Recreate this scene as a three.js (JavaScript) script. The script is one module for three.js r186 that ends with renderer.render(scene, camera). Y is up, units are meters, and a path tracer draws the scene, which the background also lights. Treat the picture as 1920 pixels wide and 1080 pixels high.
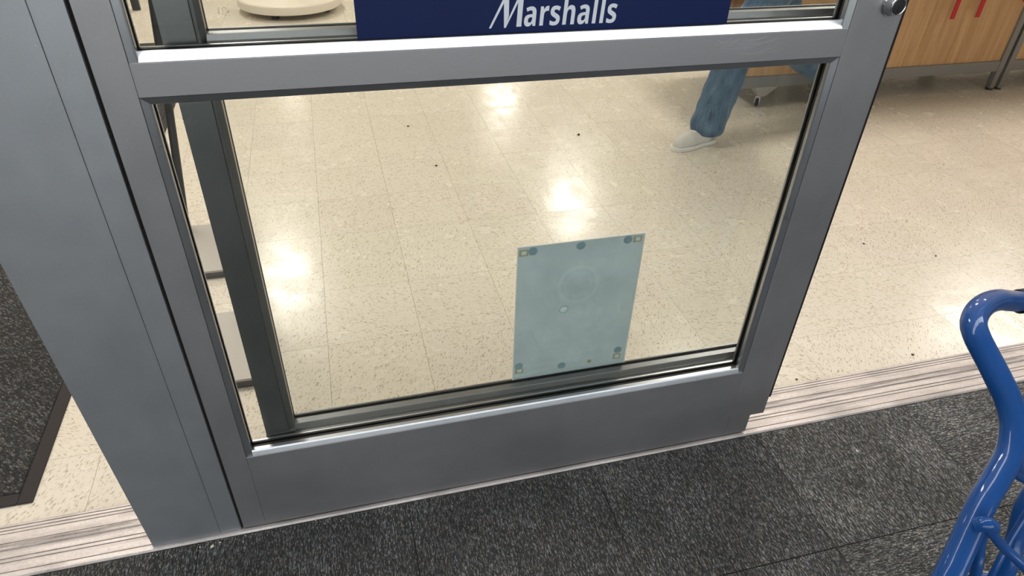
import * as THREE from 'three';
import { RoundedBoxGeometry } from 'three/addons/geometries/RoundedBoxGeometry.js';
import { mergeGeometries, mergeVertices } from 'three/addons/utils/BufferGeometryUtils.js';
import { MarchingCubes } from 'three/addons/objects/MarchingCubes.js';
import { RectAreaLightUniformsLib } from 'three/addons/lights/RectAreaLightUniformsLib.js';

// ---------------------------------------------------------------- camera, sky, light, exposure
const scene = new THREE.Scene();
const camera = new THREE.PerspectiveCamera(45.72, 1920 / 1080, 0.02, 120);
camera.position.set(0.304, 1.4773, 1.1254);
camera.rotation.set(-0.62613, -0.27795, 0.0361, 'YXZ');
scene.background = new THREE.Color(0.93, 0.97, 1.0);          // overcast sky seen through the vestibule's glazed front
scene.backgroundIntensity = 3.6;
const renderer = new THREE.WebGLRenderer({ antialias: true });
renderer.toneMapping = THREE.LinearToneMapping;
renderer.toneMappingExposure = 1.0;
renderer.shadowMap.enabled = true;
RectAreaLightUniformsLib.init();
const STORE_LAMP = 38, STORE_TINT = new THREE.Color(1.0, 0.935, 0.855);
const HALL_ADDED_LAMP = 6, HALL_TINT = new THREE.Color(0.97, 0.985, 1.0);
const STORE_H = 3.4, HALL_H = 2.75, HALL_Z = 4.6;

// ---------------------------------------------------------------- helpers
let seed = 12345;
const rnd = () => { seed = (seed + 0x6d2b79f5) | 0; let t = Math.imul(seed ^ (seed >>> 15), 1 | seed); t = (t + Math.imul(t ^ (t >>> 7), 61 | t)) ^ t; return ((t ^ (t >>> 14)) >>> 0) / 4294967296; };
const rr = (a, b) => a + (b - a) * rnd();
const used = new Map();
function numbered(n) { const k = used.get(n) ?? 0; used.set(n, k + 1); return k ? `${n}_${String(k).padStart(3, '0')}` : n; }
function thing(name, label, category, [x, y, z] = [0, 0, 0], turn = 0, group) {
  const o = new THREE.Group(); o.name = numbered(name); o.position.set(x, y, z); o.rotation.y = turn;
  o.userData = { label, category }; if (group) o.userData.group = group;
  scene.add(o); return o;
}
function struct(name, label) { const o = new THREE.Group(); o.name = numbered(name); o.userData = { kind: 'structure', label }; scene.add(o); return o; }
function obj(name, geos, mat, parent = scene, label) {
  const list = [].concat(geos);
  let g = list[0];
  if (list.length > 1) g = mergeGeometries(list.map((q) => { const n = q.index ? q.toNonIndexed() : q; for (const k of Object.keys(n.attributes)) if (!['position', 'normal', 'uv'].includes(k)) n.deleteAttribute(k); return n; }));
  const m = new THREE.Mesh(g, mat); m.castShadow = m.receiveShadow = true;
  m.name = parent === scene ? numbered(name) : childName(parent, name);
  if (label) m.userData.label = label;
  parent.add(m); return m;
}
function childName(p, n) { const k = p.children.filter((c) => c.name === n || c.name.startsWith(n + '_0')).length; return k ? `${n}_${String(k).padStart(3, '0')}` : n; }
function planarUV(g, ox = 0, oy = 0) {
  const p = g.attributes.position, n = g.attributes.normal, uv = new Float32Array(p.count * 2);
  for (let i = 0; i < p.count; i++) {
    const ax = Math.abs(n.getX(i)), ay = Math.abs(n.getY(i)), az = Math.abs(n.getZ(i));
    const [u, v] = ay >= ax && ay >= az ? [p.getX(i), p.getZ(i)] : ax >= az ? [p.getZ(i), p.getY(i)] : [p.getX(i), p.getY(i)];
    uv[2 * i] = u + ox; uv[2 * i + 1] = v + oy;
  }
  g.setAttribute('uv', new THREE.BufferAttribute(uv, 2)); return g;
}
// a box between two corners with small rounded edges, uv in metres
function bx(x0, x1, y0, y1, z0, z1, r = 0.0008, seg = 2) {
  const w = Math.abs(x1 - x0), h = Math.abs(y1 - y0), d = Math.abs(z1 - z0);
  const g = r > 0 ? new RoundedBoxGeometry(w, h, d, seg, Math.min(r, w / 2.01, h / 2.01, d / 2.01)) : new THREE.BoxGeometry(w, h, d);
  g.translate((x0 + x1) / 2, (y0 + y1) / 2, (z0 + z1) / 2);
  return planarUV(g);
}
// a bar of constant section: profile points (u inwards from the edge, z), mitred ends; along 'x' or 'y'
function bar(profile, along, a, b, edge, sgn, ma = 0, mb = 0) {
  const pos = [], P = (t, u, z) => (along === 'x' ? [t, edge + sgn * u, z] : [edge + sgn * u, t, z]);
  const at = (u, end) => (end ? b - mb * u : a + ma * u), n = profile.length;
  let area = 0; for (let i = 0; i < n; i++) { const [u0, z0] = profile[i], [u1, z1] = profile[(i + 1) % n]; area += u0 * z1 - u1 * z0; }
  const quad = (A, B, C, D) => { pos.push(...A, ...B, ...C, ...A, ...C, ...D); };
  let flip = area > 0; if (sgn < 0) flip = !flip; if (along === 'y') flip = !flip;
  for (let i = 0; i < n; i++) {
    const [u0, z0] = profile[i], [u1, z1] = profile[(i + 1) % n];
    const A = P(at(u0, 0), u0, z0), B = P(at(u1, 0), u1, z1), C = P(at(u1, 1), u1, z1), D = P(at(u0, 1), u0, z0);
    flip ? quad(A, D, C, B) : quad(A, B, C, D);
  }
  for (const t of THREE.ShapeUtils.triangulateShape(profile.map(([u, z]) => new THREE.Vector2(u, z)), [])) for (const end of [0, 1]) {
    const q = t.map((k) => P(at(profile[k][0], end), ...profile[k])); if (end ^ flip) q.reverse(); pos.push(...q.flat());
  }
  const g = new THREE.BufferGeometry(); g.setAttribute('position', new THREE.Float32BufferAttribute(pos, 3)); g.computeVertexNormals(); return planarUV(g);
}
const V = (x, y, z) => new THREE.Vector3(x, y, z);
function tube(points, r, seg = 60, rad = 16, tension = 0.5) {
  return new THREE.TubeGeometry(new THREE.CatmullRomCurve3(points.map((p) => (p.isVector3 ? p : V(...p))), false, 'catmullrom', tension), seg, r, rad);
}
function rod(a, b, r, rad = 12) {
  const A = V(...a), B = V(...b), g = new THREE.CylinderGeometry(r, r, A.distanceTo(B), rad); g.translate(0, A.distanceTo(B) / 2, 0);
  g.applyQuaternion(new THREE.Quaternion().setFromUnitVectors(V(0, 1, 0), B.clone().sub(A).normalize())); g.translate(A.x, A.y, A.z); return g;
}
const lathe = (pts, seg = 48) => new THREE.LatheGeometry(pts.map(([r, y]) => new THREE.Vector2(r, y)), seg);

// ---------------------------------------------------------------- textures
function data(n, f, srgb = true, m = n) {
  const a = new Uint8Array(n * m * 4);
  for (let y = 0; y < m; y++) for (let x = 0; x < n; x++) { const c = f(x, y); const i = (y * n + x) * 4; a[i] = c[0]; a[i + 1] = c[1]; a[i + 2] = c[2]; a[i + 3] = 255; }
  const t = new THREE.DataTexture(a, n, m); t.wrapS = t.wrapT = THREE.RepeatWrapping; t.magFilter = THREE.LinearFilter; t.minFilter = THREE.LinearMipmapLinearFilter; t.generateMipmaps = true;
  if (srgb) t.colorSpace = THREE.SRGBColorSpace; t.needsUpdate = true; return t;
}
// tiling value noise: period cells px by py over the unit square
function vnoise(px, py) {
  const g = new Float32Array(px * py).map(() => rnd());
  return (u, v) => {
    const x = u * px, y = v * py, i = Math.floor(x), j = Math.floor(y); let a = x - i, b = y - j; a = a * a * (3 - 2 * a); b = b * b * (3 - 2 * b);
    const G = (p, q) => g[(((q % py) + py) % py) * px + (((p % px) + px) % px)];
    return (G(i, j) * (1 - a) + G(i + 1, j) * a) * (1 - b) + (G(i, j + 1) * (1 - a) + G(i + 1, j + 1) * a) * b;
  };
}
const cl = (x) => Math.max(0, Math.min(255, x));
const scale = (t, s, sy = s) => { t.repeat.set(1 / s, 1 / sy); return t; };

// anodised aluminium: faint mottling, fine scratches
const metalTex = (() => {
  const n = 1024, a = new Float32Array(n * n), m1 = vnoise(5, 5), m2 = vnoise(19, 19), m3 = vnoise(300, 300);
  for (let y = 0; y < n; y++) for (let x = 0; x < n; x++) a[y * n + x] = (m1(x / n, y / n) - 0.5) * 9 + (m2(x / n, y / n) - 0.5) * 6 + (m3(x / n, y / n) - 0.5) * 5;
  for (let k = 0; k < 240; k++) {
    let x = rnd() * n, y = rnd() * n, d = rr(0, 6.28), L = rr(6, 46), s = rr(3, 15) * (rnd() < 0.3 ? -1 : 1), c = rr(-0.02, 0.02);
    for (let i = 0; i < L; i++) { a[(((y | 0) + n) % n) * n + (((x | 0) + n) % n)] += s; x += Math.cos(d); y += Math.sin(d); d += c; }
  }
  for (let k = 0; k < 26; k++) { const x = rnd() * n, y = rnd() * n, s = rr(10, 45); for (let j = 0; j < 3; j++) for (let i = 0; i < 3; i++) a[(((y + j) | 0) % n) * n + (((x + i) | 0) % n)] += s; }
  return { map: scale(data(n, (x, y) => { const v = cl(218 + a[y * n + x]); return [v, v, v]; }), 0.6), rough: scale(data(n, (x, y) => { const v = cl(205 + a[y * n + x] * 1.6); return [v, v, v]; }, false), 0.6) };
})();
const scuffTex = (() => {   // the mid rail, rubbed with pale scuffs towards its right end
  const c = document.createElement('canvas'); c.width = 2048; c.height = 96; const g = c.getContext('2d'); g.fillStyle = '#dadada'; g.fillRect(0, 0, 2048, 96);
  const X = (x) => ((x - 0.021) / 1.248) * 2048, Y = (y) => (1 - (y - 1.0832) / 0.0526) * 96;
  for (let k = 0; k < 700; k++) { g.globalAlpha = rr(0.05, 0.22); g.strokeStyle = rnd() < 0.5 ? '#ffffff' : '#b0b0b0'; g.lineWidth = 1; const x = rnd() * 2048, y = rnd() * 96; g.beginPath(); g.moveTo(x, y); g.lineTo(x + rr(-30, 30), y + rr(-5, 5)); g.stroke(); }
  g.strokeStyle = '#ffffff';
  for (let k = 0; k < 26; k++) { g.globalAlpha = rr(0.12, 0.5); g.lineWidth = rr(1, 3); const x = rr(0.99, 1.06), y = rr(1.1, 1.128), L = rr(0.03, 0.09); g.beginPath(); g.moveTo(X(x), Y(y)); g.quadraticCurveTo(X(x + L * 0.6), Y(y - rr(0.001, 0.008)), X(x + L), Y(y + rr(0.002, 0.012))); g.stroke(); }
  const t = new THREE.CanvasTexture(c); t.colorSpace = THREE.SRGBColorSpace; t.wrapS = t.wrapT = THREE.ClampToEdgeWrapping; t.repeat.set(1 / 1.248, 1 / 0.0526); t.offset.set(-0.021 / 1.248, -1.0832 / 0.0526); return t;
})();
// vinyl composition tile: cream with short directional flecks
const vinylTex = (() => {
  const n = 2048, c = document.createElement('canvas'); c.width = c.height = n; const g = c.getContext('2d');
  g.fillStyle = '#e3dbcd'; g.fillRect(0, 0, n, n);
  const px = n / 1.2192;   // 4 tiles
  const T = ['#b9ac94', '#a09077', '#e6decf', '#c6b79d', '#8d7d66', '#d6c9b0', '#9b8c76'];
  for (let k = 0; k < 21000; k++) {
    const x = rnd() * n, y = rnd() * n, L = rr(0.003, 0.014) * px, w = rr(0.0006, 0.0019) * px, d = -0.55 + rr(-0.4, 0.4);
    g.globalAlpha = rr(0.15, 0.75); g.fillStyle = T[(rnd() * T.length) | 0];
    for (const [ox, oy] of [[0, 0], [n, 0], [-n, 0], [0, n], [0, -n]]) {
      if (x + ox < -40 || x + ox > n + 40 || y + oy < -40 || y + oy > n + 40) continue;
      g.save(); g.translate(x + ox, y + oy); g.rotate(d); g.beginPath(); g.ellipse(0, 0, L / 2, w, 0, 0, 6.3); g.fill(); g.restore();
    }
  }
  const t = new THREE.CanvasTexture(c); t.colorSpace = THREE.SRGBColorSpace; t.wrapS = t.wrapT = THREE.RepeatWrapping; return scale(t, 1.2192);
})();
const vinylRough = (() => { const a = vnoise(14, 14), b = vnoise(60, 60), d = vnoise(7, 40); return scale(data(512, (x, y) => { const v = cl(120 + (a(x / 512, y / 512) - 0.5) * 50 + (b(x / 512, y / 512) - 0.5) * 26 + (d(x / 512, y / 512) - 0.5) * 36); return [v, v, v]; }, false), 1.2192); })();
const vinylBump = (() => { const b = vnoise(90, 90), d = vnoise(24, 24); return scale(data(512, (x, y) => { const v = cl(128 + (b(x / 512, y / 512) - 0.5) * 110 + (d(x / 512, y / 512) - 0.5) * 120); return [v, v, v]; }, false), 1.2192); })();
// loop pile carpet: rows of short yarn dashes; a second set for its bump
function carpetTex(dark, light, warm, rows = 200) {
  const n = 1024, per = n / rows, hue = vnoise(256, 256), big = vnoise(6, 6), H = new Float32Array(n * n), C = new Float32Array(n * n * 3);
  for (let r = 0; r < rows; r++) {
    let x = 0; const off = rnd() * 40;
    while (x < n) {
      const L = rr(8, 26), v = rnd(), lum = dark + (light - dark) * Math.pow(v, 1.9) * (r % 5 ? 1 : 0.55), w = (rnd() - 0.45) * warm;
      for (let i = 0; i < L && x + i < n; i++) for (let j = 0; j < Math.ceil(per) + 1; j++) {
        const xx = Math.floor(x + i + off) % n, yy = Math.floor(r * per + j + Math.sin((x + i) * 0.11 + r) * 0.8 + n) % n, k = yy * n + xx;
        const arch = Math.sin(Math.PI * (i + 0.5) / L) * Math.sin(Math.PI * Math.min(1, (j + 0.5) / per)); H[k] = arch;
        const q = lum * (0.55 + 0.45 * arch); C[k * 3] = q * (1 + w); C[k * 3 + 1] = q; C[k * 3 + 2] = q * (1 - w);
      }
      x += L;
    }
  }
  const map = data(n, (x, y) => { const k = (y * n + x) * 3, f = 0.9 + 0.2 * big(x / n, y / n) + 0.1 * (hue(x / n, y / n) - 0.5); return [cl(C[k] * f), cl(C[k + 1] * f), cl(C[k + 2] * f)]; });
  const bump = data(n, (x, y) => { const v = H[y * n + x] * 255; return [v, v, v]; }, false);
  return [map, bump];
}
const [carpetMap, carpetBump] = carpetTex(80, 232, 0.12, 290);
const [matMap, matBump] = carpetTex(56, 140, 0.10, 170);
const woodTex = (() => {
  const a = vnoise(46, 3), b = vnoise(160, 5), d = vnoise(420, 9), w = vnoise(4, 4);
  return scale(data(1024, (x, y) => {
    const u = x / 1024 + 0.012 * (w(x / 1024, y / 1024) - 0.5), v = y / 1024, t = 0.45 * a(u, v) + 0.33 * b(u, v) + 0.22 * d(u, v);
    const dark = Math.pow(Math.max(0, d(u, v * 3) - 0.55) * 2, 2) * 18;
    return [cl(204 + (t - 0.5) * 46 - dark), cl(162 + (t - 0.5) * 48 - dark), cl(116 + (t - 0.5) * 46 - dark)];
  }), 1.1);
})();
const denimTex = (() => { const a = vnoise(9, 5), b = vnoise(200, 200), c = vnoise(40, 6); return scale(data(512, (x, y) => { const u = x / 512, v = y / 512, t = (a(u, v) - 0.5) * 34 + (b(u, v) - 0.5) * 26 + (c(u, v) - 0.5) * 22 + (((x + y) % 6) < 3 ? 4 : -4); return [cl(74 + t), cl(98 + t), cl(120 + t)]; }), 0.3); })();
const trackTex = (() => {   // walked-on aluminium: dirt dragged along its length
  const a = vnoise(6, 14), b = vnoise(14, 40), c = vnoise(200, 60), d = vnoise(12, 4), n = 1024, s = new Float32Array(n * n);
  for (let k = 0; k < 500; k++) { let x = rnd() * n, y = rnd() * n, dd = rr(-0.9, 0.9), L = rr(8, 70), q = rr(-26, 18); for (let i = 0; i < L; i++) { s[(((y | 0) + n) % n) * n + (((x | 0) + n) % n)] += q; x += Math.cos(dd); y += Math.sin(dd); } }
  return scale(data(n, (x, y) => { const u = x / n, v = y / n, t = 226 + (a(u, v) - 0.5) * 22 + (b(u, v) - 0.5) * 14 + (c(u, v) - 0.5) * 18 + s[y * n + x] - Math.max(0, d(u, v) - 0.66) * 90 - 95 * Math.exp(-Math.pow((v - 0.46 - 0.03 * (a(u, 0.3) - 0.5)) / 0.055, 2)) * Math.max(0, a(u * 2, v) * 0.7 + b(u, v) * 0.9 - 0.35) - 34 * Math.max(0, b(u, v * 0.4) - 0.55); return [cl(t), cl(t - 3), cl(t - 5)]; }), 0.9, 0.157);
})();

// ---------------------------------------------------------------- materials
const std = (o) => new THREE.MeshStandardMaterial(o), phy = (o) => new THREE.MeshPhysicalMaterial(o);
const M = {
  alu: std({ color: 0xbab8bb, metalness: 0.85, roughness: 0.62, map: metalTex.map, roughnessMap: metalTex.rough }),
  stop: std({ color: 0xc6c8cc, metalness: 0.9, roughness: 0.36, map: metalTex.map, roughnessMap: metalTex.rough }),
  post: std({ color: 0xc3c6cb, metalness: 0.85, roughness: 0.62, map: metalTex.map, roughnessMap: metalTex.rough }),
  backAlu: std({ color: 0x919394, metalness: 0.85, roughness: 0.42, map: metalTex.map, roughnessMap: metalTex.rough }),
  track: std({ color: 0xe9e4e3, metalness: 0.6, roughness: 0.5, map: trackTex }),
  gasket: std({ color: 0x0d0d0e, roughness: 0.6 }),
  brush: std({ color: 0x17110f, roughness: 0.9 }),
  glass: phy({ color: 0xfdfefd, transmission: 1, thickness: 0, roughness: 0, ior: 1.5 }),
  chrome: std({ color: 0xd8d8da, metalness: 1, roughness: 0.14 }),
  darkChrome: std({ color: 0x57565a, metalness: 1, roughness: 0.3 }),
  etch: std({ color: 0x8a8784, roughness: 0.9 }),
  black: std({ color: 0x0b0b0c, roughness: 0.5 }),
  vinyl: std({ color: 0xffffff, map: vinylTex, roughness: 0.5, roughnessMap: vinylRough, bumpMap: vinylBump, bumpScale: 0.00016 }),
  subfloor: std({ color: 0x8d8270, roughness: 0.8 }),
  rubber: std({ color: 0x2b2626, roughness: 0.8 }),
  wall: std({ color: 0xd9d4ca, roughness: 0.9 }),
  hallWall: std({ color: 0xb9b9b6, roughness: 0.9 }),
  ceil: std({ color: 0xe9e6df, roughness: 0.95 }),
  paving: std({ color: 0x9b9a96, roughness: 0.9 }),
  wood: std({ color: 0xffffff, map: woodTex, roughness: 0.5 }),
  greyPaint: std({ color: 0x8d8c8b, metalness: 0.4, roughness: 0.5 }),
  darkPaint: std({ color: 0x3c3d3f, metalness: 0.3, roughness: 0.5 }),
  red: std({ color: 0xc3202c, roughness: 0.5 }),
  white: std({ color: 0xe8e6e0, roughness: 0.5 }),
  ivory: std({ color: 0xe7ddce, roughness: 0.45 }),
  plate: std({ color: 0xb6b1ab, metalness: 0.3, roughness: 0.55 }),
  plateEdge: std({ color: 0x5d5b59, metalness: 0.2, roughness: 0.6 }),
  blue: phy({ color: 0x064487, roughness: 0.5, specularIntensity: 0.4, clearcoat: 0.7, clearcoatRoughness: 0.07 }),
  denim: std({ color: 0xffffff, map: denimTex, roughness: 0.95 }),
  sweater: std({ color: 0x77757a, roughness: 1 }),
  skin: std({ color: 0xc79a80, roughness: 0.6 }),
  hair: std({ color: 0x3a2a20, roughness: 0.8 }),
  lampGlow: std({ color: 0xffffff, emissive: STORE_TINT, emissiveIntensity: 3 }),
  hallGlow: std({ color: 0xffffff, emissive: HALL_TINT, emissiveIntensity: 2 }),
};
const carpetMat = (turn, tone, k) => {
  const make = (t) => { const c = t.clone(); c.repeat.set(2, 2); c.rotation = turn; c.offset.set(k * 0.37, k * 0.21); c.needsUpdate = true; return c; };
  return std({ color: new THREE.Color(tone, tone, tone * 0.99), map: make(carpetMap), bumpMap: make(carpetBump), bumpScale: 0.0022, roughness: 1 });
};
M.mat = (() => { const a = matMap.clone(), b = matBump.clone(); for (const t of [a, b]) { t.repeat.set(1.6, 1.6); t.rotation = 0.8; t.needsUpdate = true; } return std({ color: 0xffffff, map: a, bumpMap: b, bumpScale: 0.0025, roughness: 1 }); })();

function areaLight(parent, w, h, x, y, z, tint, power, dir = [0, -1, 0]) {
  const l = new THREE.RectAreaLight(tint, power, w, h); l.position.set(x, y, z); l.name = 'lamp_glow';
  l.lookAt(x + dir[0], y + dir[1], z + dir[2] + (dir[1] ? 1e-6 : 0)); parent.add(l); return l;
}

// ---------------------------------------------------------------- the setting
const OPEN_L = -1.75, OPEN_R = 3.05, HEAD = 2.16;
{ // store floor of square vinyl tiles with fine open joints
  const floor = struct('floor', 'cream speckled vinyl tile floor of the store');
  obj('subfloor', bx(-9, 11, -0.12, -0.004, -17, -0.12, 0), M.subfloor, floor);
  const T = 0.3053, X0 = 0.1955, rows = [-0.036, -0.3465, -0.657, -0.965, -1.353];
  while (rows[rows.length - 1] > -16.5) rows.push(rows[rows.length - 1] - 0.3048);
  rows[0] = -0.146;
  const near = [], far = [];
  for (let r = 0; r + 1 < rows.length; r++) for (let i = -30; i < 36; i++) {
    const x0 = X0 + i * T, z1 = rows[r], z0 = rows[r + 1], zc = (z0 + z1) / 2, xc = x0 + T / 2;
    const seen = zc > -5.4 && xc > -0.25 + zc * 0.33 - 0.75 && xc < 0.9 + Math.max(2.2, -zc * 0.95 + 1.4);
    (seen && near.length < 296 ? near : far).push([x0, x0 + T, z0, z1]);
  }
  const tile = (a, b, c, d) => { const g = bx(a + 0.0004, b - 0.0004, -0.005, 0, c + 0.0004, d - 0.0004, 0); const ox = Math.floor(rnd() * 8) * 0.1524, oz = Math.floor(rnd() * 8) * 0.1524; const uv = g.attributes.uv, turn = rnd() < 0.5; for (let k = 0; k < uv.count; k++) { const u = uv.getX(k), v = uv.getY(k); turn ? uv.setXY(k, v + ox, -u + oz) : uv.setXY(k, u + ox, v + oz); } return g; };
  const tints = [1, 0.985, 0.97, 1.0].map((t, k) => { const m = M.vinyl.clone(); m.color.setRGB(t, t * (k === 2 ? 0.992 : 1), t * (k === 1 ? 0.985 : 1)); return m; });
  for (const t of near) obj('tile', tile(...t), tints[(rnd() * 4) | 0], floor);
  const rest = obj('tile_field', far.map((t) => tile(...t)), M.vinyl, floor); rest.userData.kind = 'stuff';
}
{ // vestibule floor: carpet tiles laid with turned pile
  const floor = struct('floor', 'charcoal loop pile carpet tiles of the entrance vestibule');
  obj('subfloor', bx(-4.2, 5.2, -0.12, -0.006, -0.12, HALL_Z + 0.1, 0), M.subfloor, floor);
  const zs = [0.0105, 0.386], xs = []; while (zs[zs.length - 1] < HALL_Z) zs.push(zs[zs.length - 1] + 0.5);
  for (let x = 1.866 - 12 * 0.5; x < 5.2; x += 0.5) xs.push(x);
  const mats = [carpetMat(1.571, 0.92, 1), carpetMat(0, 1, 2), carpetMat(1.571, 0.56, 3), carpetMat(0, 0.92, 4), carpetMat(1.571, 0.66, 5)];  // tones step darker leftward, painting in the dimmer light away from the open doorway
  for (let r = 0; r + 1 < zs.length; r++) for (let i = 0; i + 1 < xs.length; i++) {
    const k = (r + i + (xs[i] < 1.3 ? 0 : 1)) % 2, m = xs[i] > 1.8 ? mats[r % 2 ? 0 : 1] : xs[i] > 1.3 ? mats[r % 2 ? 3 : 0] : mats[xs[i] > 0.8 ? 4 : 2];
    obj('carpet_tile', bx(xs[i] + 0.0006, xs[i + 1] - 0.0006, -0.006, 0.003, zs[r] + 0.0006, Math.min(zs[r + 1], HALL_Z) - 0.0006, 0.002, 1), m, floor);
  }
  const ground = obj('ground', bx(-30, 30, -0.2, -0.02, HALL_Z + 0.1, 40, 0), M.paving); ground.userData = { kind: 'structure', label: 'grey concrete paving outside the entrance' };
}
{ // threshold: a ribbed aluminium track under the sliding leaves
  const P = [], z0 = -0.1475, z1 = 0.0095, top = 0.0062, W = z1 - z0;
  P.push([0, z0], [top - 0.002, z0], [top, z0 + 0.003]);
  const groove = (t, w, d) => { const c = z0 + t * W; P.push([top, c - w / 2], [top - d, c - w / 2 + d * 0.3], [top - d, c + w / 2 - d * 0.3], [top, c + w / 2]); };
  groove(0.06, 0.0034, 0.004); groove(0.12, 0.0034, 0.004); groove(0.18, 0.003, 0.003); groove(0.36, 0.0026, 0.003); groove(0.5, 0.012, 0.0045); groove(0.64, 0.0034, 0.0045); groove(0.71, 0.0034, 0.0045); groove(0.885, 0.003, 0.004);
  P.push([top, z1 - 0.004], [top - 0.0035, z1], [0, z1]);
  const s = struct('trim', 'ribbed aluminium threshold track under the sliding doors'); s.name = 'trim_1';
  obj('track', bar(P, 'x', OPEN_L, OPEN_R, 0, 1), M.track, s);
}
function wall(name, label, boxes, m) { const s = struct(name, label); boxes.forEach((b) => obj('panel', bx(...b, 0), m, s)); return s; }
wall('wall_front', 'plain wall round the sliding door opening', [[-9, OPEN_L, -0.1, STORE_H, -0.14, 0.06], [OPEN_R, 11, -0.1, STORE_H, -0.14, 0.06], [OPEN_L, OPEN_R, HEAD, STORE_H, -0.14, 0.06]], M.hallWall);
wall('wall_back', 'pale far wall of the store', [[-9, 11, -0.1, STORE_H, -17.2, -17]], M.wall);
wall('wall_left', 'pale left wall of the store', [[-9.2, -9, -0.1, STORE_H, -17.2, 0.06]], M.wall);
wall('wall_right', 'pale right wall of the store', [[11, 11.2, -0.1, STORE_H, -17.2, 0.06]], M.wall);
wall('wall_vestibule_left', 'grey left wall of the vestibule', [[-4.3, -4.2, -0.1, HALL_H + 0.1, 0.06, HALL_Z]], M.hallWall);
wall('wall_vestibule_right', 'grey right wall of the vestibule', [[5.2, 5.3, -0.1, HALL_H + 0.1, 0.06, HALL_Z]], M.hallWall);
wall('wall_vestibule_front', 'outer wall of the vestibule round its glazed entrance', [[-4.3, -3.4, -0.1, HALL_H + 0.1, HALL_Z, HALL_Z + 0.12], [4.2, 5.3, -0.1, HALL_H + 0.1, HALL_Z, HALL_Z + 0.12], [-3.4, 4.2, 2.5, HALL_H + 0.1, HALL_Z, HALL_Z + 0.12], ], M.hallWall);
wall('ceiling', 'white ceiling of the store', [[-9.2, 11.2, STORE_H, STORE_H + 0.12, -17.2, 0.06]], M.ceil);
wall('ceiling', 'white ceiling of the vestibule', [[-4.3, 5.3, HALL_H, HALL_H + 0.12, 0.06, HALL_Z + 0.12]], M.ceil);
{ // outer glazed entrance behind the camera
  const w = struct('window', 'glazed aluminium entrance of the vestibule towards the street'); w.name = 'window_1';
  for (const x of [-3.4, -1.5, 0.4, 2.3, 4.15]) obj('mullion', bx(x, x + 0.05, 0, 2.5, HALL_Z + 0.02, HALL_Z + 0.1, 0.001), M.alu, w);
  for (const y of [0, 2.44]) obj('rail', bx(-3.35, 4.15, y, y + (y ? 0.06 : 0.18), HALL_Z + 0.025, HALL_Z + 0.095, 0.001), M.alu, w);
  obj('pane', bx(-3.35, 4.15, 0.18, 2.44, HALL_Z + 0.055, HALL_Z + 0.061, 0), M.glass, w);
}

// ---------------------------------------------------------------- ceiling lamps
function lamp(x, z, y, w, d, glow, tint, power, label) {
  const t = thing('ceiling_lamp', label, 'lamp', [x, y, z], 0, 'ceiling lamps');
  obj('housing', [bx(-w / 2 - 0.02, w / 2 + 0.02, -0.02, 0, -d / 2 - 0.02, -d / 2, 0.001), bx(-w / 2 - 0.02, w / 2 + 0.02, -0.02, 0, d / 2, d / 2 + 0.02, 0.001), bx(-w / 2 - 0.02, -w / 2, -0.02, 0, -d / 2, d / 2, 0.001), bx(w / 2, w / 2 + 0.02, -0.02, 0, -d / 2, d / 2, 0.001)], M.white, t);
  obj('diffuser', bx(-w / 2, w / 2, -0.01, -0.001, -d / 2, d / 2, 0), glow, t);
  areaLight(t, w, d, 0, -0.014, 0, tint, power);
}
for (const [x, zs] of [[-0.48, [-1.9, -6.1, -14.5]], [3.52, [-3.05, -7.2, -11.4]], [7.2, [-3.3, -7.5]], [-4.5, [-4.9, -9.1]]])
  for (const z of zs) lamp(x, z, STORE_H, 0.42, 1.18, M.lampGlow, STORE_TINT, STORE_LAMP, 'fluorescent panel in the store ceiling');
for (const x of [-1.5, -0.28, 0.94, 2.16, 3.38]) lamp(x, 0.5, HALL_H, 1.16, 0.34, M.hallGlow, HALL_TINT, HALL_ADDED_LAMP, 'unseen cool white panel added above the door in the vestibule ceiling');  // unseen row added over the door so the mid rail ledge reflects white

// ---------------------------------------------------------------- the door leaf in front
const STOP = [[0.0006, -0.0012], [0.0105, -0.0050], [0.0128, -0.0062], [0.0135, -0.0078], [0.0135, -0.0165], [0.0006, -0.0165]];
const SILL = [[0.0006, -0.0012], [0.0132, -0.0148], [0.0137, -0.0158], [0.0136, -0.0165], [0.0006, -0.0165]];   // the ledge of the mid rail slopes more
const STOP_BACK = [[0.0006, -0.0435], [0.0135, -0.0385], [0.0135, -0.0335], [0.0006, -0.0335]];
const GASKET = [[0, -0.0165], [0.0126, -0.0168], [0.0122, -0.024], [0, -0.024]], GASKET_BACK = [[0, -0.030], [0.0122, -0.030], [0.0126, -0.0335], [0, -0.0335]];
function lite(door, x0, x1, y0, y1, dz, mats, front = STOP, gasket = GASKET, gz = [-0.030, -0.024], stopBack = STOP_BACK, gasketBack = GASKET_BACK, sill) {
  const sh = (P) => P.map(([u, z]) => [u, z + dz]);
  for (const [name, P, m] of [['glazing_stop', front, mats.stop], ['gasket', gasket, M.gasket], ['gasket', gasketBack, M.gasket], ['glazing_stop', stopBack, mats.stop]]) {
    obj(name, bar(sh(P), 'y', y0, y1, x0, 1, 0, 1), m, door); obj(name, bar(sh(P), 'y', y0, y1, x1, -1, 0, 1), m, door);
    obj(name, bar(sh(name === 'glazing_stop' && P === front && sill ? sill : P), 'x', x0 + 0.0136, x1 - 0.0136, y0, 1), m, door); obj(name, bar(sh(P), 'x', x0, x1, y1, -1, 1, 1), m, door);
  }
  obj('glass_pane', bx(x0 + 0.004, x1 - 0.004, y0 + 0.004, y1 - 0.004, gz[0] + dz, gz[1] + dz, 0), M.glass, door);
}
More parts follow.
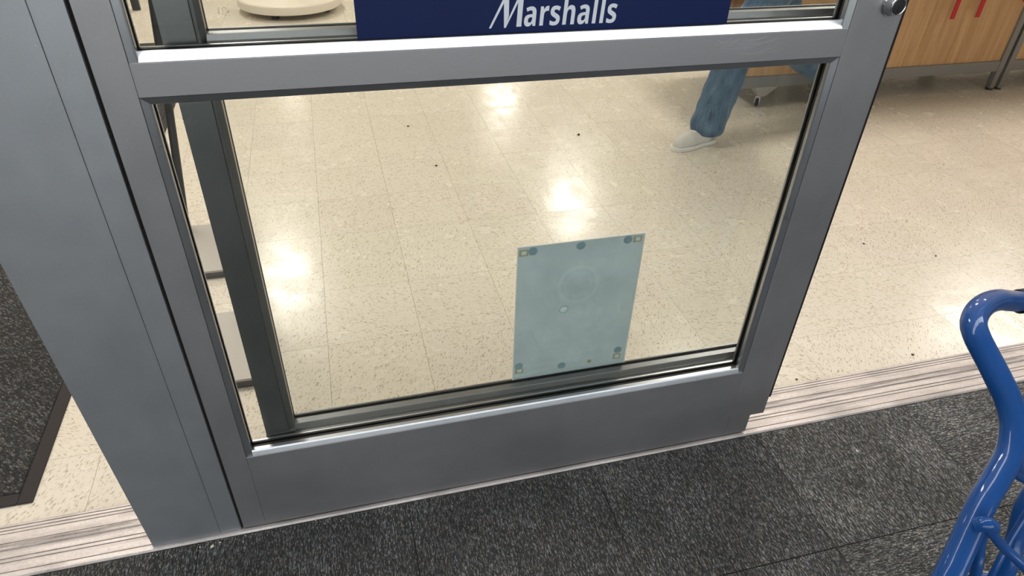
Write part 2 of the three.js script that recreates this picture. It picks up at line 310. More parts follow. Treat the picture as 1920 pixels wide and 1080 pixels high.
function etch(door, x0, x1, y0, y1, z) {   // the maker's small illegible mark etched in a pane's corner
  const g = []; for (let k = 0; k < 22; k++) { const x = rr(x0, x1), y = rr(y0, y1), b = new THREE.BoxGeometry(rr(0.0008, 0.0035), 0.0005, 0.0003); b.rotateZ(rr(-1.6, 1.6)); b.translate(x, y, z); g.push(b); }
  obj('etched_mark', g, M.etch, door);
}
{
  const d = struct('door', 'silver framed sliding glass door leaf nearest the viewer'); d.name = 'door_1';
  const L = -0.0305, A = 0.021, B = 1.269, N = 1.337, R = 1.382, y0 = 0.0125, yb = 0.2543, ym0 = 1.0832, ym1 = 1.1358, yt = 2.03, yT = 2.12, z = [-0.045, 0];
  obj('left_stile', bx(L, A - 0.0002, y0, yT, ...z), M.alu, d);
  obj('right_stile', bx(B + 0.0002, N, y0, yT, ...z), M.alu, d);
  obj('nose_strip', bx(N + 0.0004, R, 0.074, yT, -0.042, -0.0022, 0.002), M.alu, d);
  obj('brush_seal', (() => { const g = bx(R - 0.002, R + 0.0062, 0.135, yT, -0.034, -0.0035, 0.0008); return g; })(), M.brush, d);
  obj('bottom_rail', bx(A, B, y0, yb, ...z), M.alu, d);
  obj('mid_rail', bx(A, B, ym0, ym1, ...z), (() => { const m = M.alu.clone(); m.map = scuffTex; return m; })(), d);
  obj('top_rail', bx(A, B, yt, yT, ...z), M.alu, d);
  lite(d, A, B, yb, ym0, 0, M); lite(d, A, B, ym1, yt, 0, M, STOP, GASKET, [-0.030, -0.024], STOP_BACK, GASKET_BACK, SILL);
  obj('bottom_sweep', bx(L + 0.004, N - 0.004, 0.0066, y0 + 0.001, -0.03, -0.014, 0.0005), M.brush, d);
  etch(d, 0.0685, 0.0905, 1.0285, 1.0375, -0.0236);
  // lock cylinder with keyed plug, set where the stile meets its nose
  const c = obj('lock_cylinder', (() => { const g = lathe([[0, 0], [0.0215, 0], [0.0218, 0.0015], [0.0205, 0.0035], [0.0190, 0.0042], [0.0190, 0.0065], [0.0183, 0.0072], [0.0176, 0.0185], [0.0160, 0.0208], [0.0150, 0.0208], [0.0142, 0.0196], [0, 0.0196]]); g.rotateX(Math.PI / 2); g.translate(1.3465, 1.1775, -0.0004); return g; })(), M.chrome, d, 'round keyed lock cylinder on the closing stile');
  obj('key_plug', (() => { const g = lathe([[0, 0], [0.0136, 0], [0.0136, 0.0006], [0.0126, 0.001], [0, 0.001]], 32); g.rotateX(Math.PI / 2); g.translate(1.3465, 1.1775, 0.0190); return g; })(), M.darkChrome, c);
  obj('key_slot', bx(1.3455, 1.3475, 1.1685, 1.1790, 0.0197, 0.0203, 0.0002), M.black, c);
}
{ // the panel behind it
  const d = struct('door', 'second glass door panel close behind the front leaf, its frame greener and darker'); d.name = 'door_2';
  const Z = -0.053, L = 0.064, A = 0.114, B = 1.3215, R = 1.366, y0 = 0.0125, yb = 0.2543, ym0 = 1.090, ym1 = 1.1426, yt = 2.03, yT = 2.12, z = [Z - 0.05, Z];
  obj('left_stile', bx(L, A - 0.0002, y0, yT, ...z), M.backAlu, d); obj('right_stile', bx(B + 0.0002, R, y0, yT, ...z), M.backAlu, d);
  obj('bottom_rail', bx(A, B, y0, yb, ...z), M.backAlu, d); obj('mid_rail', bx(A, B, ym0, ym1, ...z), M.backAlu, d); obj('top_rail', bx(A, B, yt, yT, ...z), M.backAlu, d);
  const S = [[0.0006, -0.004], [0.005, -0.006], [0.0128, -0.0145], [0.0135, -0.016], [0.0135, -0.031], [0.0006, -0.031]], G = [[0, -0.031], [0.0126, -0.031], [0.0122, -0.035], [0, -0.035]], GB = [[0, -0.041], [0.0122, -0.041], [0.0126, -0.044], [0, -0.044]], SB = [[0.0006, -0.0495], [0.0135, -0.048], [0.0135, -0.044], [0.0006, -0.044]];
  const mats = { stop: M.backAlu };
  lite(d, A, B, yb, ym0, Z, mats, S, G, [-0.041, -0.035], SB, GB); lite(d, A, B, ym1, yt, Z, mats, S, G, [-0.041, -0.035], SB, GB);
  etch(d, 0.1475, 0.166, 1.1775, 1.190, -0.0875); etch(d, 0.147, 0.170, 0.2795, 0.288, -0.0875);
  obj('stile_foot', bx(L - 0.0008, A + 0.0135, 0.16, 0.262, Z - 0.048, Z + 0.0012, 0.001), M.backAlu, d, 'dark foot bracket at the stile base');
}
{ // the broad post left of the leaf
  const d = struct('door', 'broad grey aluminium door post at the left'); d.name = 'door_3';
  const s = new THREE.Shape([[-0.2355, 0.0068], [-0.0838, 0.0068], [-0.0838, HEAD], [-0.274, HEAD], [-0.274, 1.2]].map(([x, y]) => new THREE.Vector2(x, y)));
  const g = new THREE.ExtrudeGeometry(s, { depth: 0.1, bevelEnabled: true, bevelThickness: 0.0012, bevelSize: 0.0008, bevelOffset: -0.0008, bevelSegments: 2 }); g.translate(0, 0, -0.1012);
  obj('post_face', planarUV(g), M.post, d);
  obj('edge_strip', bx(-0.0832, -0.037, 0.0068, HEAD, -0.1, 0, 0.0008), M.post, d);
  obj('weather_strip', bx(-0.0385, -0.0295, 0.0075, HEAD, -0.04, -0.0075, 0.0004), M.brush, d, 'dark brown seal in the gap beside the leaf');
}

// ---------------------------------------------------------------- store name sign and the blank notice on the glass
{
  const c = document.createElement('canvas'); c.width = 2048; c.height = 1024; const g = c.getContext('2d'), W = 0.662, X = 0.3585, Y = 1.1492, k = 2048 / W;
  g.fillStyle = '#02174a'; g.fillRect(0, 0, 2048, 1024);
  const px = (x) => (x - X) * k, py = (y) => 1024 - (y - Y) * k;
  g.fillStyle = '#d7dbe2';
  const mx = (v) => px(0.5758 + (v - 117) * 0.0001347), my = (h) => py(1.1580 + h * 0.000127);
  for (const poly of [[[112, 0], [142, 0], [330, 370], [292, 370]], [[298, 370], [366, 370], [366, 150], [322, 0], [306, 0]], [[308, 0], [330, 0], [510, 370], [474, 370]], [[484, 370], [551, 370], [530, 8], [465, 8]]]) { g.beginPath(); poly.forEach(([a, b], i) => (i ? g.lineTo(mx(a), my(b)) : g.moveTo(mx(a), my(b)))); g.closePath(); g.fill(); }
  g.font = 'bold 176px sans-serif'; g.textBaseline = 'alphabetic';
  const w = g.measureText('arshalls').width, x0 = px(0.6335), x1 = px(0.803);
  g.save(); g.translate(x0, py(1.1590)); g.transform((x1 - x0) / w, 0, -0.06, 1, 0, 0); g.fillText('arshalls', 0, 0); g.restore();
  const t = new THREE.CanvasTexture(c); t.colorSpace = THREE.SRGBColorSpace;
  const face = phy({ map: t, roughness: 0.45, specularIntensity: 0.5 }), side = std({ color: 0x02174a, roughness: 0.5 });
  const o = thing('store_sign', 'dark blue store name sign with white lettering on upper door glass', 'sign', [X + W / 2, Y + 0.1655, -0.0236]);
  const geo = new THREE.BoxGeometry(W, W / 2, 0.0006); const m = obj('sign_sheet', geo, [side, side, side, side, face, side], o);
}
{
  const n = 512, a = vnoise(4, 6), b = vnoise(16, 22), c = vnoise(120, 120);
  const tex = data(n, (x, y) => {
    const u = x / n, v = y / n, r = Math.hypot((u - 0.50) * 0.30, (v - 0.71) * 0.40) ; let t = 0;
    if (r > 0.044 && r < 0.052) t += 7; if (r > 0.030 && r < 0.033) t += 5;
    for (const [yy, h, x0, x1] of [[0.50, 0.03, 0.32, 0.9], [0.40, 0.012, 0.2, 0.8], [0.34, 0.012, 0.15, 0.85], [0.28, 0.012, 0.2, 0.78], [0.20, 0.012, 0.15, 0.85]]) if (Math.abs(v - yy) < h && u > x0 && u < x1 && b(u * 3, v * 0.2) > 0.45) t += 5;
    t += (a(u, v) - 0.5) * 14 + (b(u, v) - 0.5) * 7 + (c(u, v) - 0.5) * 5;
    return [cl(212 + t * 1.1), cl(224 + t), cl(229 + t * 0.9)];
  });
  tex.repeat.set(1, 1);
  const sheetMat = phy({ map: tex, roughness: 0.8, transmission: 0.55, thickness: 0 });
  const x0 = 0.6640, x1 = 0.9655, y0 = 0.245, y1 = 0.665, z = -0.0968;
  const o = thing('window_notice', 'blank pale teal notice stuck low on the door glass, seen from behind', 'notice', [0, 0, 0]);
  const g = new THREE.BoxGeometry(x1 - x0, y1 - y0, 0.0016); g.translate((x0 + x1) / 2, (y0 + y1) / 2, z); obj('sheet', g, sheetMat, o);
  const e = M.white; obj('sheet_edge', [bx(x0 - 0.0022, x0, y0, y1 + 0.002, z - 0.001, z + 0.001, 0), bx(x1, x1 + 0.0028, y0, y1 + 0.002, z - 0.001, z + 0.001, 0), bx(x0, x1, y1, y1 + 0.002, z - 0.001, z + 0.001, 0)], e, o, 'thin white edge of the notice');
  const dotM = phy({ color: 0x9fbac2, roughness: 0.5, transmission: 0.3, thickness: 0 }), tabM = std({ color: 0xb3a98e, roughness: 0.7 }), domeM = std({ color: 0xd5e6e2, roughness: 0.25 });
  const W = (px, py) => [px, py];
  for (const [x, y] of [[0.698, 0.6525], [0.8115, 0.6525], [0.926, 0.6535], [0.6775, 0.312], [0.7925, 0.291], [0.944, 0.315]]) { const q = new THREE.CylinderGeometry(0.0105, 0.0108, 0.0008, 28); q.rotateX(Math.PI / 2); q.translate(x, y, z + 0.0011); obj('adhesive_dot', q, dotM, o); }
  for (const [x, y, m] of [[0.6765, 0.6505], [0.950, 0.653], [0.679, 0.296], [0.943, 0.294]]) {
    const q = bx(x - 0.0105, x + 0.0105, y - 0.0085, y + 0.0085, z + 0.0009, z + 0.0014, 0); const tab = obj('adhesive_tab', q, tabM, o, 'beige square adhesive tab'); obj('tab_centre', bx(x - 0.005, x + 0.006, y - 0.0045, y + 0.0045, z + 0.0013, z + 0.0017, 0), domeM, tab);
  }
  const dome = lathe([[0, 0.0032], [0.005, 0.0028], [0.0095, 0.0012], [0.0115, 0], [0, 0]], 28); dome.rotateX(Math.PI / 2); dome.translate(0.784, 0.474, z + 0.0006); obj('suction_bump', dome, domeM, o, 'small round raised bump at the middle');
  const spot = new THREE.CylinderGeometry(0.0055, 0.0055, 0.0008, 20); spot.rotateX(Math.PI / 2); spot.translate(0.868, 0.291, z + 0.0011); obj('adhesive_dot', spot, std({ color: 0xa7a277, roughness: 0.7 }), o, 'small yellowish dot');
}

// ---------------------------------------------------------------- store things seen through and beside the door
{ // mat at the lower left
  const x1 = -0.545, z1 = -0.207, o = thing('door_mat', 'black fibre door mat with rubber border beyond the left opening', 'mat');
  const x0 = -2.4, z0 = -4.17, b = 0.036;
  obj('rubber_border', [bx(x1 - b, x1, 0, 0.006, z0, z1, 0.003), bx(x0, x0 + b, 0, 0.006, z0, z1, 0.003), bx(x0 + b, x1 - b, 0, 0.006, z1 - b, z1, 0.003), bx(x0 + b, x1 - b, 0, 0.006, z0, z0 + b, 0.003)], M.rubber, o);
  obj('pile', bx(x0 + b, x1 - b, 0.0005, 0.0085, z0 + b, z1 - b, 0.004), M.mat, o);
}
function pedestal(x0, x1, z0, z1, frame, label) {
  const o = thing('security_pedestal', label, 'pedestal', [0, 0, 0], 0, 'anti theft pedestals inside the door');
  obj('base_plate', bx(x0, x1, 0.026, 0.035, z0, z1, 0.002), M.plate, o);
  obj('base_skirt', bx(x0 + 0.001, x1 - 0.001, 0.0, 0.0265, z0 + 0.001, z1 - 0.001, 0.001), M.plateEdge, o);
  const [a, b, lean, r] = frame, zc = z0 + 0.02, h = 1.35;
  obj('frame_tube', tube([[a, 0.034, zc], [a + lean * 0.45, 0.6, zc], [a + lean * 0.9, 1.18, zc], [a + lean * 0.95 + 0.03, h, zc], [b - 0.03, h, zc], [b, 1.2, zc], [b, 0.6, zc], [b, 0.034, zc]], r, 90, 12), M.darkPaint, o);
}
pedestal(-0.330, -0.075, -1.482, -1.131, [-0.316, -0.115, 0.145, 0.0145], 'grey anti theft pedestal further from the door, dark upright in view');
pedestal(-0.300, 0.0, -0.867, -0.5145, [-0.03, -0.012, 0.0, 0.010], 'grey anti theft pedestal base nearest the door behind the dark stile');
{ // dark rack leg far left
  const o = thing('display_rack', 'dark metal rack leg at the far upper left through the glass', 'rack', [-1.09, 0, -5.12]);
  for (const [x, z] of [[0, 0], [-0.9, 0], [0, -0.5], [-0.9, -0.5]]) obj('leg', bx(x - 0.028, x + 0.028, 0, 1.3, z - 0.02, z + 0.02, 0.003), M.darkPaint, o);
  obj('shelf', bx(-0.94, 0.04, 0.9, 0.93, -0.53, 0.03, 0.004), M.darkPaint, o); obj('shelf', bx(-0.94, 0.04, 1.27, 1.3, -0.53, 0.03, 0.004), M.darkPaint, o);
}
{ // low round white base
  const o = thing('display_turntable', 'low round white display base seen through the upper glass', 'display base', [0.088, 0, -4.99]);
  const R = 0.405;
  obj('disc', lathe([[0, 0.042], [R - 0.02, 0.042], [R - 0.005, 0.045], [R, 0.052], [R, 0.098], [R - 0.008, 0.108], [R - 0.022, 0.112], [R - 0.05, 0.113], [R - 0.055, 0.110], [R - 0.06, 0.109], [0.10, 0.114], [0, 0.114]], 96), M.ivory, o);
  for (let k = 0; k < 4; k++) { const f = new THREE.CylinderGeometry(0.03, 0.03, 0.044, 20); f.translate(0.3 * Math.cos(k * 1.57 + 0.4), 0.022, 0.3 * Math.sin(k * 1.57 + 0.4)); obj('foot', f, M.black, o); }
  obj('pole', lathe([[0, 0.112], [0.075, 0.113], [0.075, 0.12], [0.03, 0.124], [0.022, 0.13], [0.022, 1.6], [0, 1.6]], 32), M.chrome, o, 'chrome centre pole');
}
// a run of wood-panelled fixtures on grey metal frames
function fixture(x0, x1, label, casters, name = 'display_fixture') {
  const o = thing(name, label, 'fixture', [0, 0, 0]), zf = -2.3, zb = -2.88, w = 0.042;
  obj('front_panel', bx(x0 + 0.02, x1 - 0.02, 0.188, 0.95, zf - 0.03, zf - 0.012, 0.002), M.wood, o);
  obj('back_panel', bx(x0 + 0.02, x1 - 0.02, 0.188, 0.95, zb + 0.012, zb + 0.03, 0.002), M.wood, o);
  obj('deck', bx(x0 + 0.01, x1 - 0.01, 0.16, 0.186, zb + 0.03, zf - 0.03, 0.001), M.greyPaint, o);
  obj('top', bx(x0, x1, 0.95, 0.98, zb - 0.02, zf + 0.02, 0.004), M.wood, o);
  obj('base_rail', bx(x0 + w, x1 - w, 0.123, 0.19, zf - 0.04, zf, 0.003), M.greyPaint, o); obj('base_rail', bx(x0 + w, x1 - w, 0.123, 0.19, zb, zb + 0.04, 0.003), M.greyPaint, o);
  for (const x of [x0, x1 - w]) for (const z of [zf - 0.04, zb]) {
    obj('upright', bx(x, x + w, 0.122, 0.96, z, z + 0.043, 0.003), M.greyPaint, o);
    if (casters) {
      const cx = x === x0 ? x0 + 0.2 : x1 - 0.2, cz = z < -2.6 ? zb + 0.04 : zf - 0.03, p = new THREE.CylinderGeometry(0.105, 0.035, 0.066, 4, 1); p.rotateY(Math.PI / 4); p.scale(1.0, 1, 0.6); p.translate(cx, 0.095, cz);
      obj('caster_bracket', p.toNonIndexed(), M.plate, o).geometry.computeVertexNormals();
      const wh = new THREE.TorusGeometry(0.021, 0.0105, 10, 24); wh.rotateY(0.9); wh.translate(cx - 0.012, 0.0318, cz); const c = obj('caster_wheel', wh, M.black, o);
      const hub = new THREE.CylinderGeometry(0.017, 0.017, 0.024, 20); hub.rotateZ(Math.PI / 2); hub.rotateY(0.9); hub.translate(cx - 0.012, 0.0318, cz); obj('hub', hub, M.chrome, c);
      obj('fork', [-1, 1].map((s) => { const q = bx(-0.012, 0.012, 0.028, 0.066, -0.002, 0.002, 0.001); q.rotateY(0.9 + Math.PI / 2); q.translate(cx - 0.012 + s * 0.0165 * Math.cos(0.9), 0, cz - s * 0.0165 * Math.sin(0.9)); return q; }), M.chrome, o);
    } else {
      obj('leg', bx(x + 0.002, x + w - 0.002, 0.012, 0.124, z + 0.002, z + 0.041, 0.002), M.greyPaint, o);
      const f = lathe([[0, 0], [0.022, 0], [0.024, 0.004], [0.02, 0.01], [0.008, 0.014], [0, 0.014]], 24); f.translate(x + w / 2, 0, z + 0.0215); obj('glide', f, M.darkChrome, o);
    }
  }
  return o;
}
fixture(2.585, 3.37, 'wood panelled rolling fixture on casters behind the walking person', true);
fixture(3.39, 4.505, 'wood panelled fixture on grey legs with red straps hanging in front', false);
fixture(4.530, 5.46, 'wood panelled fixture cut by the right picture edge', false);
{ // hooks with hanging red straps
  const strap = (x, y0, label, m = M.red, dx = 0) => {
    const o = thing('hanging_strap', label, 'strap', [x, 0, -2.262]);
    const g = new THREE.PlaneGeometry(0.001, 0.001); obj('strap', bx(-0.015, 0.015, y0, y0 + 0.2, -0.003, 0.003, 0.001), m, o);
    obj('clip', bx(-0.008, 0.008, y0 + 0.195, y0 + 0.225, -0.006, 0.006, 0.002), M.chrome, o);
    obj('hook', rod([0, y0 + 0.215, -0.0495], [0, y0 + 0.215, 0.03], 0.003), M.chrome, o);
  };
  strap(3.905, 0.477, 'red strap hanging on the wood panel, the one nearer the door');
  strap(4.085, 0.481, 'red strap hanging on the wood panel, second from the door');
  strap(4.395, 0.558, 'red strap at the top edge beside the grey upright');
  strap(4.428, 0.555, 'pale strap at the top edge beside the grey upright', M.white);
}

{ // crumbs and grit on the floors
  const g = [], add = (x, y, z, r) => { const q = new THREE.IcosahedronGeometry(r, 0); q.scale(1.3, 0.6, 1); q.rotateY(rnd() * 6); q.translate(x, y + r * 0.55, z); return q; };
  const dark = [[1.62, -0.166, 0.0035], [1.683, -0.15, 0.0028], [2.074, -0.183, 0.0045], [1.571, -2.119, 0.008], [2.61, -0.681, 0.004], [2.377, -0.826, 0.0045], [0.761, -1.896, 0.006], [0.693, -2.403, 0.006]].map(([x, z, r]) => add(x, 0, z, r));
  const a = obj('floor_grit', dark, std({ color: 0x4a4136, roughness: 0.9 })); a.userData = { kind: 'stuff', label: 'dark grit scattered on the pale store floor', category: 'debris' };
  const pale = [[-0.102, 0.029, 0.0042], [1.615, 0.135, 0.0042], [-0.085, 0.022, 0.0022], [-0.13, 0.024, 0.002]].map(([x, z, r]) => add(x, 0.003, z, r));
  for (let k = 0; k < 40; k++) pale.push(add(rr(-0.24, 0.35), 0.0028, 0.0125 + rnd() * rnd() * 0.03, rr(0.0006, 0.0014)));
  const b = obj('carpet_crumbs', pale, std({ color: 0xcfc8bb, roughness: 0.9 })); b.userData = { kind: 'stuff', label: 'pale crumbs on the dark carpet along the door post', category: 'debris' };
}

// ---------------------------------------------------------------- the walking person behind the glass
function field(bones, lo, hi, cell, k = 0.03, extra) {   // smooth union of tapered capsules, meshed
  const size = Math.max(hi[0] - lo[0], hi[1] - lo[1], hi[2] - lo[2]), res = Math.min(150, Math.ceil(size / cell)), mc = new MarchingCubes(res, undefined, false, false, 300000), half = size / 2, c = [0, 1, 2].map((i) => (lo[i] + hi[i]) / 2);
  for (let z = 0; z < res; z++) for (let y = 0; y < res; y++) for (let x = 0; x < res; x++) {
    const p = [((x - res / 2) / (res / 2)) * half + c[0], ((y - res / 2) / (res / 2)) * half + c[1], ((z - res / 2) / (res / 2)) * half + c[2]];
    let s = 0;
    for (const [a, b, ra, rb, sx = 1] of bones) {
      const ab = [b[0] - a[0], b[1] - a[1], b[2] - a[2]], ap = [p[0] - a[0], p[1] - a[1], p[2] - a[2]], L = ab[0] ** 2 + ab[1] ** 2 + ab[2] ** 2 || 1e-9, t = Math.max(0, Math.min(1, (ap[0] * ab[0] + ap[1] * ab[1] + ap[2] * ab[2]) / L));
      const dd = Math.hypot((ap[0] - t * ab[0]) , ap[1] - t * ab[1], (ap[2] - t * ab[2]) * sx) - (ra + (rb - ra) * t); s += Math.exp(-dd / k * 2.2);
    }
    let d = -Math.log(s + 1e-30) * k / 2.2; if (extra) d = extra(p, d);
    mc.field[x + y * res + z * res * res] = -d;
  }
  mc.isolation = 0; mc.update();
  const n = mc.count, g = new THREE.BufferGeometry(), P = new Float32Array(n * 3), N = new Float32Array(n * 3);
  for (let i = 0; i < n; i++) { for (let j = 0; j < 3; j++) { P[i * 3 + j] = mc.positionArray[i * 3 + j] * half + c[j]; N[i * 3 + j] = mc.normalArray[i * 3 + j]; } }
  g.setAttribute('position', new THREE.BufferAttribute(P, 3)); const q = mergeVertices(g, 1e-5); q.computeVertexNormals(); return planarUV(q);
}
{
  const o = thing('person', 'person in blue jeans and white trainers striding left behind the glass', 'person');
  const hip = [2.52, 0.93, -1.98], aF = [2.175, 0.10, -1.905], kF = [2.30, 0.50, -1.92], hF = [2.49, 0.92, -1.90], kR = [2.62, 0.52, -2.07], aR = [3.13, 0.17, -2.09], hR = [2.53, 0.92, -2.06];
  const chest = [2.585, 1.30, -1.98], neck = [2.57, 1.50, -1.98], head = [2.545, 1.655, -1.98];
  // one body under the clothes
  const hand = (w, d) => { const b = [[w, [w[0] + d * 0.01, w[1] - 0.09, w[2]], 0.03, 0.034, 1.6]]; for (let f = 0; f < 4; f++) b.push([[w[0] + (f - 1.5) * 0.018, w[1] - 0.09, w[2]], [w[0] + (f - 1.5) * 0.018 + d * 0.02, w[1] - 0.165 + Math.abs(f - 1.3) * 0.008, w[2] + 0.01], 0.0095, 0.008]); b.push([[w[0] - 0.025 * 1, w[1] - 0.035, w[2] + 0.02], [w[0] - 0.05, w[1] - 0.1, w[2] + 0.03], 0.0105, 0.0085]); return b; };
  const sF = [2.58, 1.42, -1.80], eF = [2.68, 1.16, -1.76], wF = [2.63, 0.92, -1.75], sR = [2.58, 1.42, -2.16], eR = [2.53, 1.15, -2.2], wR = [2.40, 0.95, -2.19];
  const bones = [[hip, chest, 0.125, 0.14, 0.8], [chest, [2.575, 1.42, -1.98], 0.13, 0.09, 0.6], [[2.575, 1.42, -1.98], neck, 0.08, 0.055], [neck, head, 0.052, 0.07], [[2.54, 1.70, -1.98], [2.555, 1.69, -1.98], 0.092, 0.09], [[2.515, 1.62, -1.98], [2.54, 1.64, -1.98], 0.058, 0.07], [[2.455, 1.665, -1.98], [2.462, 1.69, -1.98], 0.012, 0.008],
    [[2.55, 1.67, -1.895], [2.555, 1.70, -1.893], 0.016, 0.014], [[2.55, 1.67, -2.065], [2.555, 1.70, -2.067], 0.016, 0.014], [hF, kF, 0.085, 0.058], [kF, aF, 0.056, 0.04], [hR, kR, 0.085, 0.058], [kR, aR, 0.056, 0.04],
    [sF, eF, 0.052, 0.042], [eF, wF, 0.042, 0.029], [sR, eR, 0.052, 0.042], [eR, wR, 0.042, 0.029]];
  obj('body', field([...bones, ...hand(wF, -0.4), ...hand(wR, -1)], [2.05, 0, -2.4], [3.2, 1.82, -1.5], 0.0125, 0.018), M.skin, o);
  const fold = (p, d) => d + 0.0022 * Math.sin(p[1] * 70 + p[0] * 22) * Math.max(0, 1 - Math.abs(p[1] - 0.2) * 3.2) + 0.0016 * Math.sin(p[1] * 41 - p[0] * 60 + p[2] * 30);
  const cut = (p, d) => { const e = fold(p, d); return Math.max(e, p[1] - 1.0, p[0] < 2.45 ? 0.058 - 0.03 * (p[0] - 2.2) - p[1] : 0.15 - 0.45 * (p[0] - 3.10) - p[1]); };
  obj('jeans', field([[[2.53, 0.98, -1.98], [2.52, 0.9, -1.98], 0.13, 0.135, 0.8], [hF, kF, 0.105, 0.088], [kF, [2.205, 0.10, -1.905], 0.086, 0.09], [hR, kR, 0.105, 0.088], [kR, [3.10, 0.17, -2.09], 0.086, 0.09]], [2.05, 0, -2.35], [3.25, 1.05, -1.65], 0.0098, 0.02, cut), M.denim, o);
  obj('sweater', field([[[2.525, 0.96, -1.98], chest, 0.162, 0.16, 0.8], [chest, [2.575, 1.43, -1.98], 0.145, 0.1, 0.6], [sF, eF, 0.068, 0.056], [eF, wF, 0.055, 0.042], [sR, eR, 0.068, 0.056], [eR, wR, 0.055, 0.042]], [2.2, 0.85, -2.4], [2.95, 1.6, -1.5], 0.0125, 0.02, (p, d) => Math.max(d, 0.9 - p[1], p[1] - 1.52)), M.sweater, o);
  obj('hair', field([[[2.56, 1.72, -1.98], [2.585, 1.69, -1.98], 0.097, 0.1]], [2.4, 1.5, -2.15], [2.75, 1.85, -1.8], 0.008, 0.02, (p, d) => Math.max(d, (2.515 - p[0]) * 1.2 - (p[1] - 1.70))), M.hair, o);
  for (const [y, dz] of [[1.69, 0.032], [1.69, -0.032]]) { const e = new THREE.SphereGeometry(0.011, 14, 10); e.translate(2.462, y, -1.98 + dz); obj('eye', e, M.white, o); }
  const mo = new THREE.CapsuleGeometry(0.006, 0.03, 4, 10); mo.rotateX(Math.PI / 2); mo.translate(2.459, 1.625, -1.98); obj('mouth', mo, M.red, o);
  // trainers
  const shoe = (ax, az, dirx, dirz, pitch, y) => {
    const F = (t, s, h) => [t, h, s];
    const up = field([[F(0.0, 0, 0.055), F(0.02, 0, 0.095), 0.043, 0.04], [F(0.0, 0, 0.045), F(-0.1, 0, 0.040), 0.042, 0.036], [F(-0.1, 0, 0.04), F(-0.165, 0, 0.034), 0.04, 0.034], [F(0.04, 0, 0.05), F(0.035, 0, 0.08), 0.036, 0.035]], [-0.24, -0.02, -0.09], [0.11, 0.16, 0.09], 0.006, 0.018, (p, d) => Math.max(d, 0.017 - p[1], p[1] - 0.118));
    const so = new THREE.Shape(); so.moveTo(0.08, -0.03); so.bezierCurveTo(0.09, 0.045, 0.02, 0.04, -0.04, 0.038); so.bezierCurveTo(-0.1, 0.046, -0.2, 0.06, -0.208, 0.0); so.bezierCurveTo(-0.2, -0.055, -0.1, -0.05, -0.05, -0.042); so.bezierCurveTo(0, -0.042, 0.08, -0.05, 0.08, -0.03);
    const sg = new THREE.ExtrudeGeometry(so, { depth: 0.014, bevelEnabled: true, bevelSize: 0.003, bevelThickness: 0.003, bevelSegments: 2, curveSegments: 20 }); sg.rotateX(-Math.PI / 2); sg.translate(0, 0.0035, 0);
    const lace = []; for (let k = 0; k < 4; k++) lace.push(rod([-0.055 - k * 0.022, 0.092 - k * 0.010, -0.018], [-0.05 - k * 0.022, 0.092 - k * 0.010, 0.018], 0.0032, 8));
    for (const g of [up, sg, ...lace]) { g.rotateZ(pitch); g.rotateY(Math.atan2(dirz, -dirx) * -1 + Math.PI * 0 ); g.translate(ax, y, az); }
    const s = obj('shoe', up, M.shoe, o); obj('sole', sg, M.white, s); obj('laces', lace, M.white, s);
  };
  M.shoe = std({ color: 0xdad6cf, roughness: 0.6 });
  shoe(2.182, -1.898, -1, -0.33, 0, 0.0); shoe(3.165, -2.09, -1, 0, 0.5, 0.085);
}

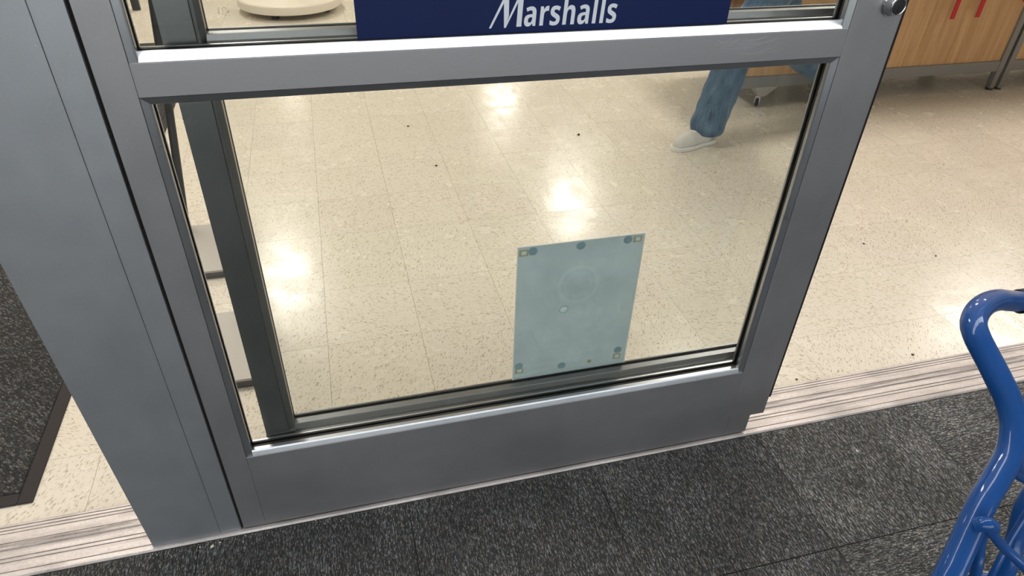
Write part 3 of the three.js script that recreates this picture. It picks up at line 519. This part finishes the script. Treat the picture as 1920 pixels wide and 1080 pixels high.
// ---------------------------------------------------------------- blue shopping cart at the right
const CR = new THREE.Matrix4().makeRotationFromEuler(camera.rotation), F = 540 / Math.tan(THREE.MathUtils.degToRad(camera.fov / 2));
{
  const o = thing('shopping_cart', 'blue tubular steel shopping cart handle and frame in the vestibule', 'cart');
  const MID = 1.28, mirror = (P) => P.map(([x, y, z]) => [2 * MID - x, y, z]), pair = (name, P, r, seg, rad) => { obj(name, tube(P, r, seg, rad), M.blue, o); obj(name, tube(mirror(P), r, seg, rad), M.blue, o); };
  const main = [[1.28, 0.9791, 0.6281], [1.2, 0.9791, 0.6281], [1.1164, 0.9791, 0.6281], [1.0374, 1.0077, 0.6483], [0.987, 1.0201, 0.6695], [0.96, 1.0188, 0.6885], [0.9533, 1.0122, 0.7043], [0.9547, 1.0025, 0.7184], [0.9566, 0.9863, 0.744], [0.96, 0.9698, 0.7638], [0.9571, 0.9525, 0.7824], [0.9447, 0.9334, 0.7996], [0.923, 0.9182, 0.8138], [0.8967, 0.9015, 0.8292], [0.8612, 0.8645, 0.8559], [0.8449, 0.8481, 0.8674], [0.812, 0.808, 0.888], [0.775, 0.735, 0.915], [0.745, 0.6, 0.925], [0.74, 0.4, 0.9], [0.78, 0.2, 0.86], [0.82, 0.15, 0.8], [1.0, 0.15, 0.62], [1.12, 0.15, 0.60], [1.28, 0.15, 0.60]];
  pair('frame_tube', main, 0.0131, 260, 24);
  pair('weld_collar', [[0.8743, 0.8976, 0.8463], [0.8797, 0.9043, 0.8505], [0.8899, 0.8985, 0.8526]], 0.0074, 12, 14);
  pair('brace_rod', [[0.8834, 0.8996, 0.8499], [0.9124, 0.8672, 0.8595], [0.9552, 0.822, 0.88], [1.03, 0.68, 0.87], [1.092, 0.47, 0.815]], 0.0052, 30, 12);
  pair('brace_rod', [[0.8887, 0.8928, 0.8463], [0.8961, 0.8555, 0.8508], [0.9029, 0.8101, 0.8612], [0.94, 0.62, 0.85], [1.0, 0.35, 0.83], [1.03, 0.15, 0.82]], 0.0056, 30, 12);
  pair('rear_tube', [[1.28, 0.90, 0.715], [1.20, 0.84, 0.735], [1.132, 0.751, 0.753], [1.122, 0.685, 0.774], [1.111, 0.62, 0.795], [1.08, 0.4, 0.82], [1.05, 0.15, 0.82]], 0.0115, 60, 16);
  pair('basket_wire', [[1.12, 0.80, 0.763], [1.08, 0.719, 0.788], [1.0596, 0.652, 0.806], [1.04, 0.5, 0.82], [1.0, 0.15, 0.82]], 0.0042, 30, 10);
  pair('cross_tube', [[0.953, 0.93, 0.797], [1.005, 0.872, 0.775], [1.03, 0.851, 0.767], [1.08, 0.816, 0.766], [1.16, 0.785, 0.76], [1.28, 0.775, 0.76]], 0.0115, 30, 16);
  pair('chassis_rail', [[0.80, 0.16, 0.83], [0.95, 0.145, 0.82], [1.28, 0.145, 0.82]], 0.0125, 30, 14);
  for (const [x, z] of [[0.82, 0.80], [1.02, 0.61], [1.54, 0.61], [1.74, 0.80]]) { const w = new THREE.TorusGeometry(0.042, 0.018, 12, 28); w.rotateY(0.4); w.translate(x, 0.0632, z); const c = obj('caster_wheel', w, M.black, o); obj('hub', (() => { const h = new THREE.CylinderGeometry(0.028, 0.028, 0.026, 20); h.rotateX(Math.PI / 2); h.rotateY(0.4); h.translate(x, 0.0632, z); return h; })(), M.greyPaint, c); obj('fork', bx(x - 0.006, x + 0.006, 0.06, 0.15, z - 0.024, z - 0.018, 0.001), M.chrome, o); }
  obj('handle_sleeve', rod([1.1084, 0.9791, 0.6281], [1.4516, 0.9791, 0.6281], 0.0155, 24), M.black, o, 'black handle sleeve');
}
renderer.render(scene, camera);
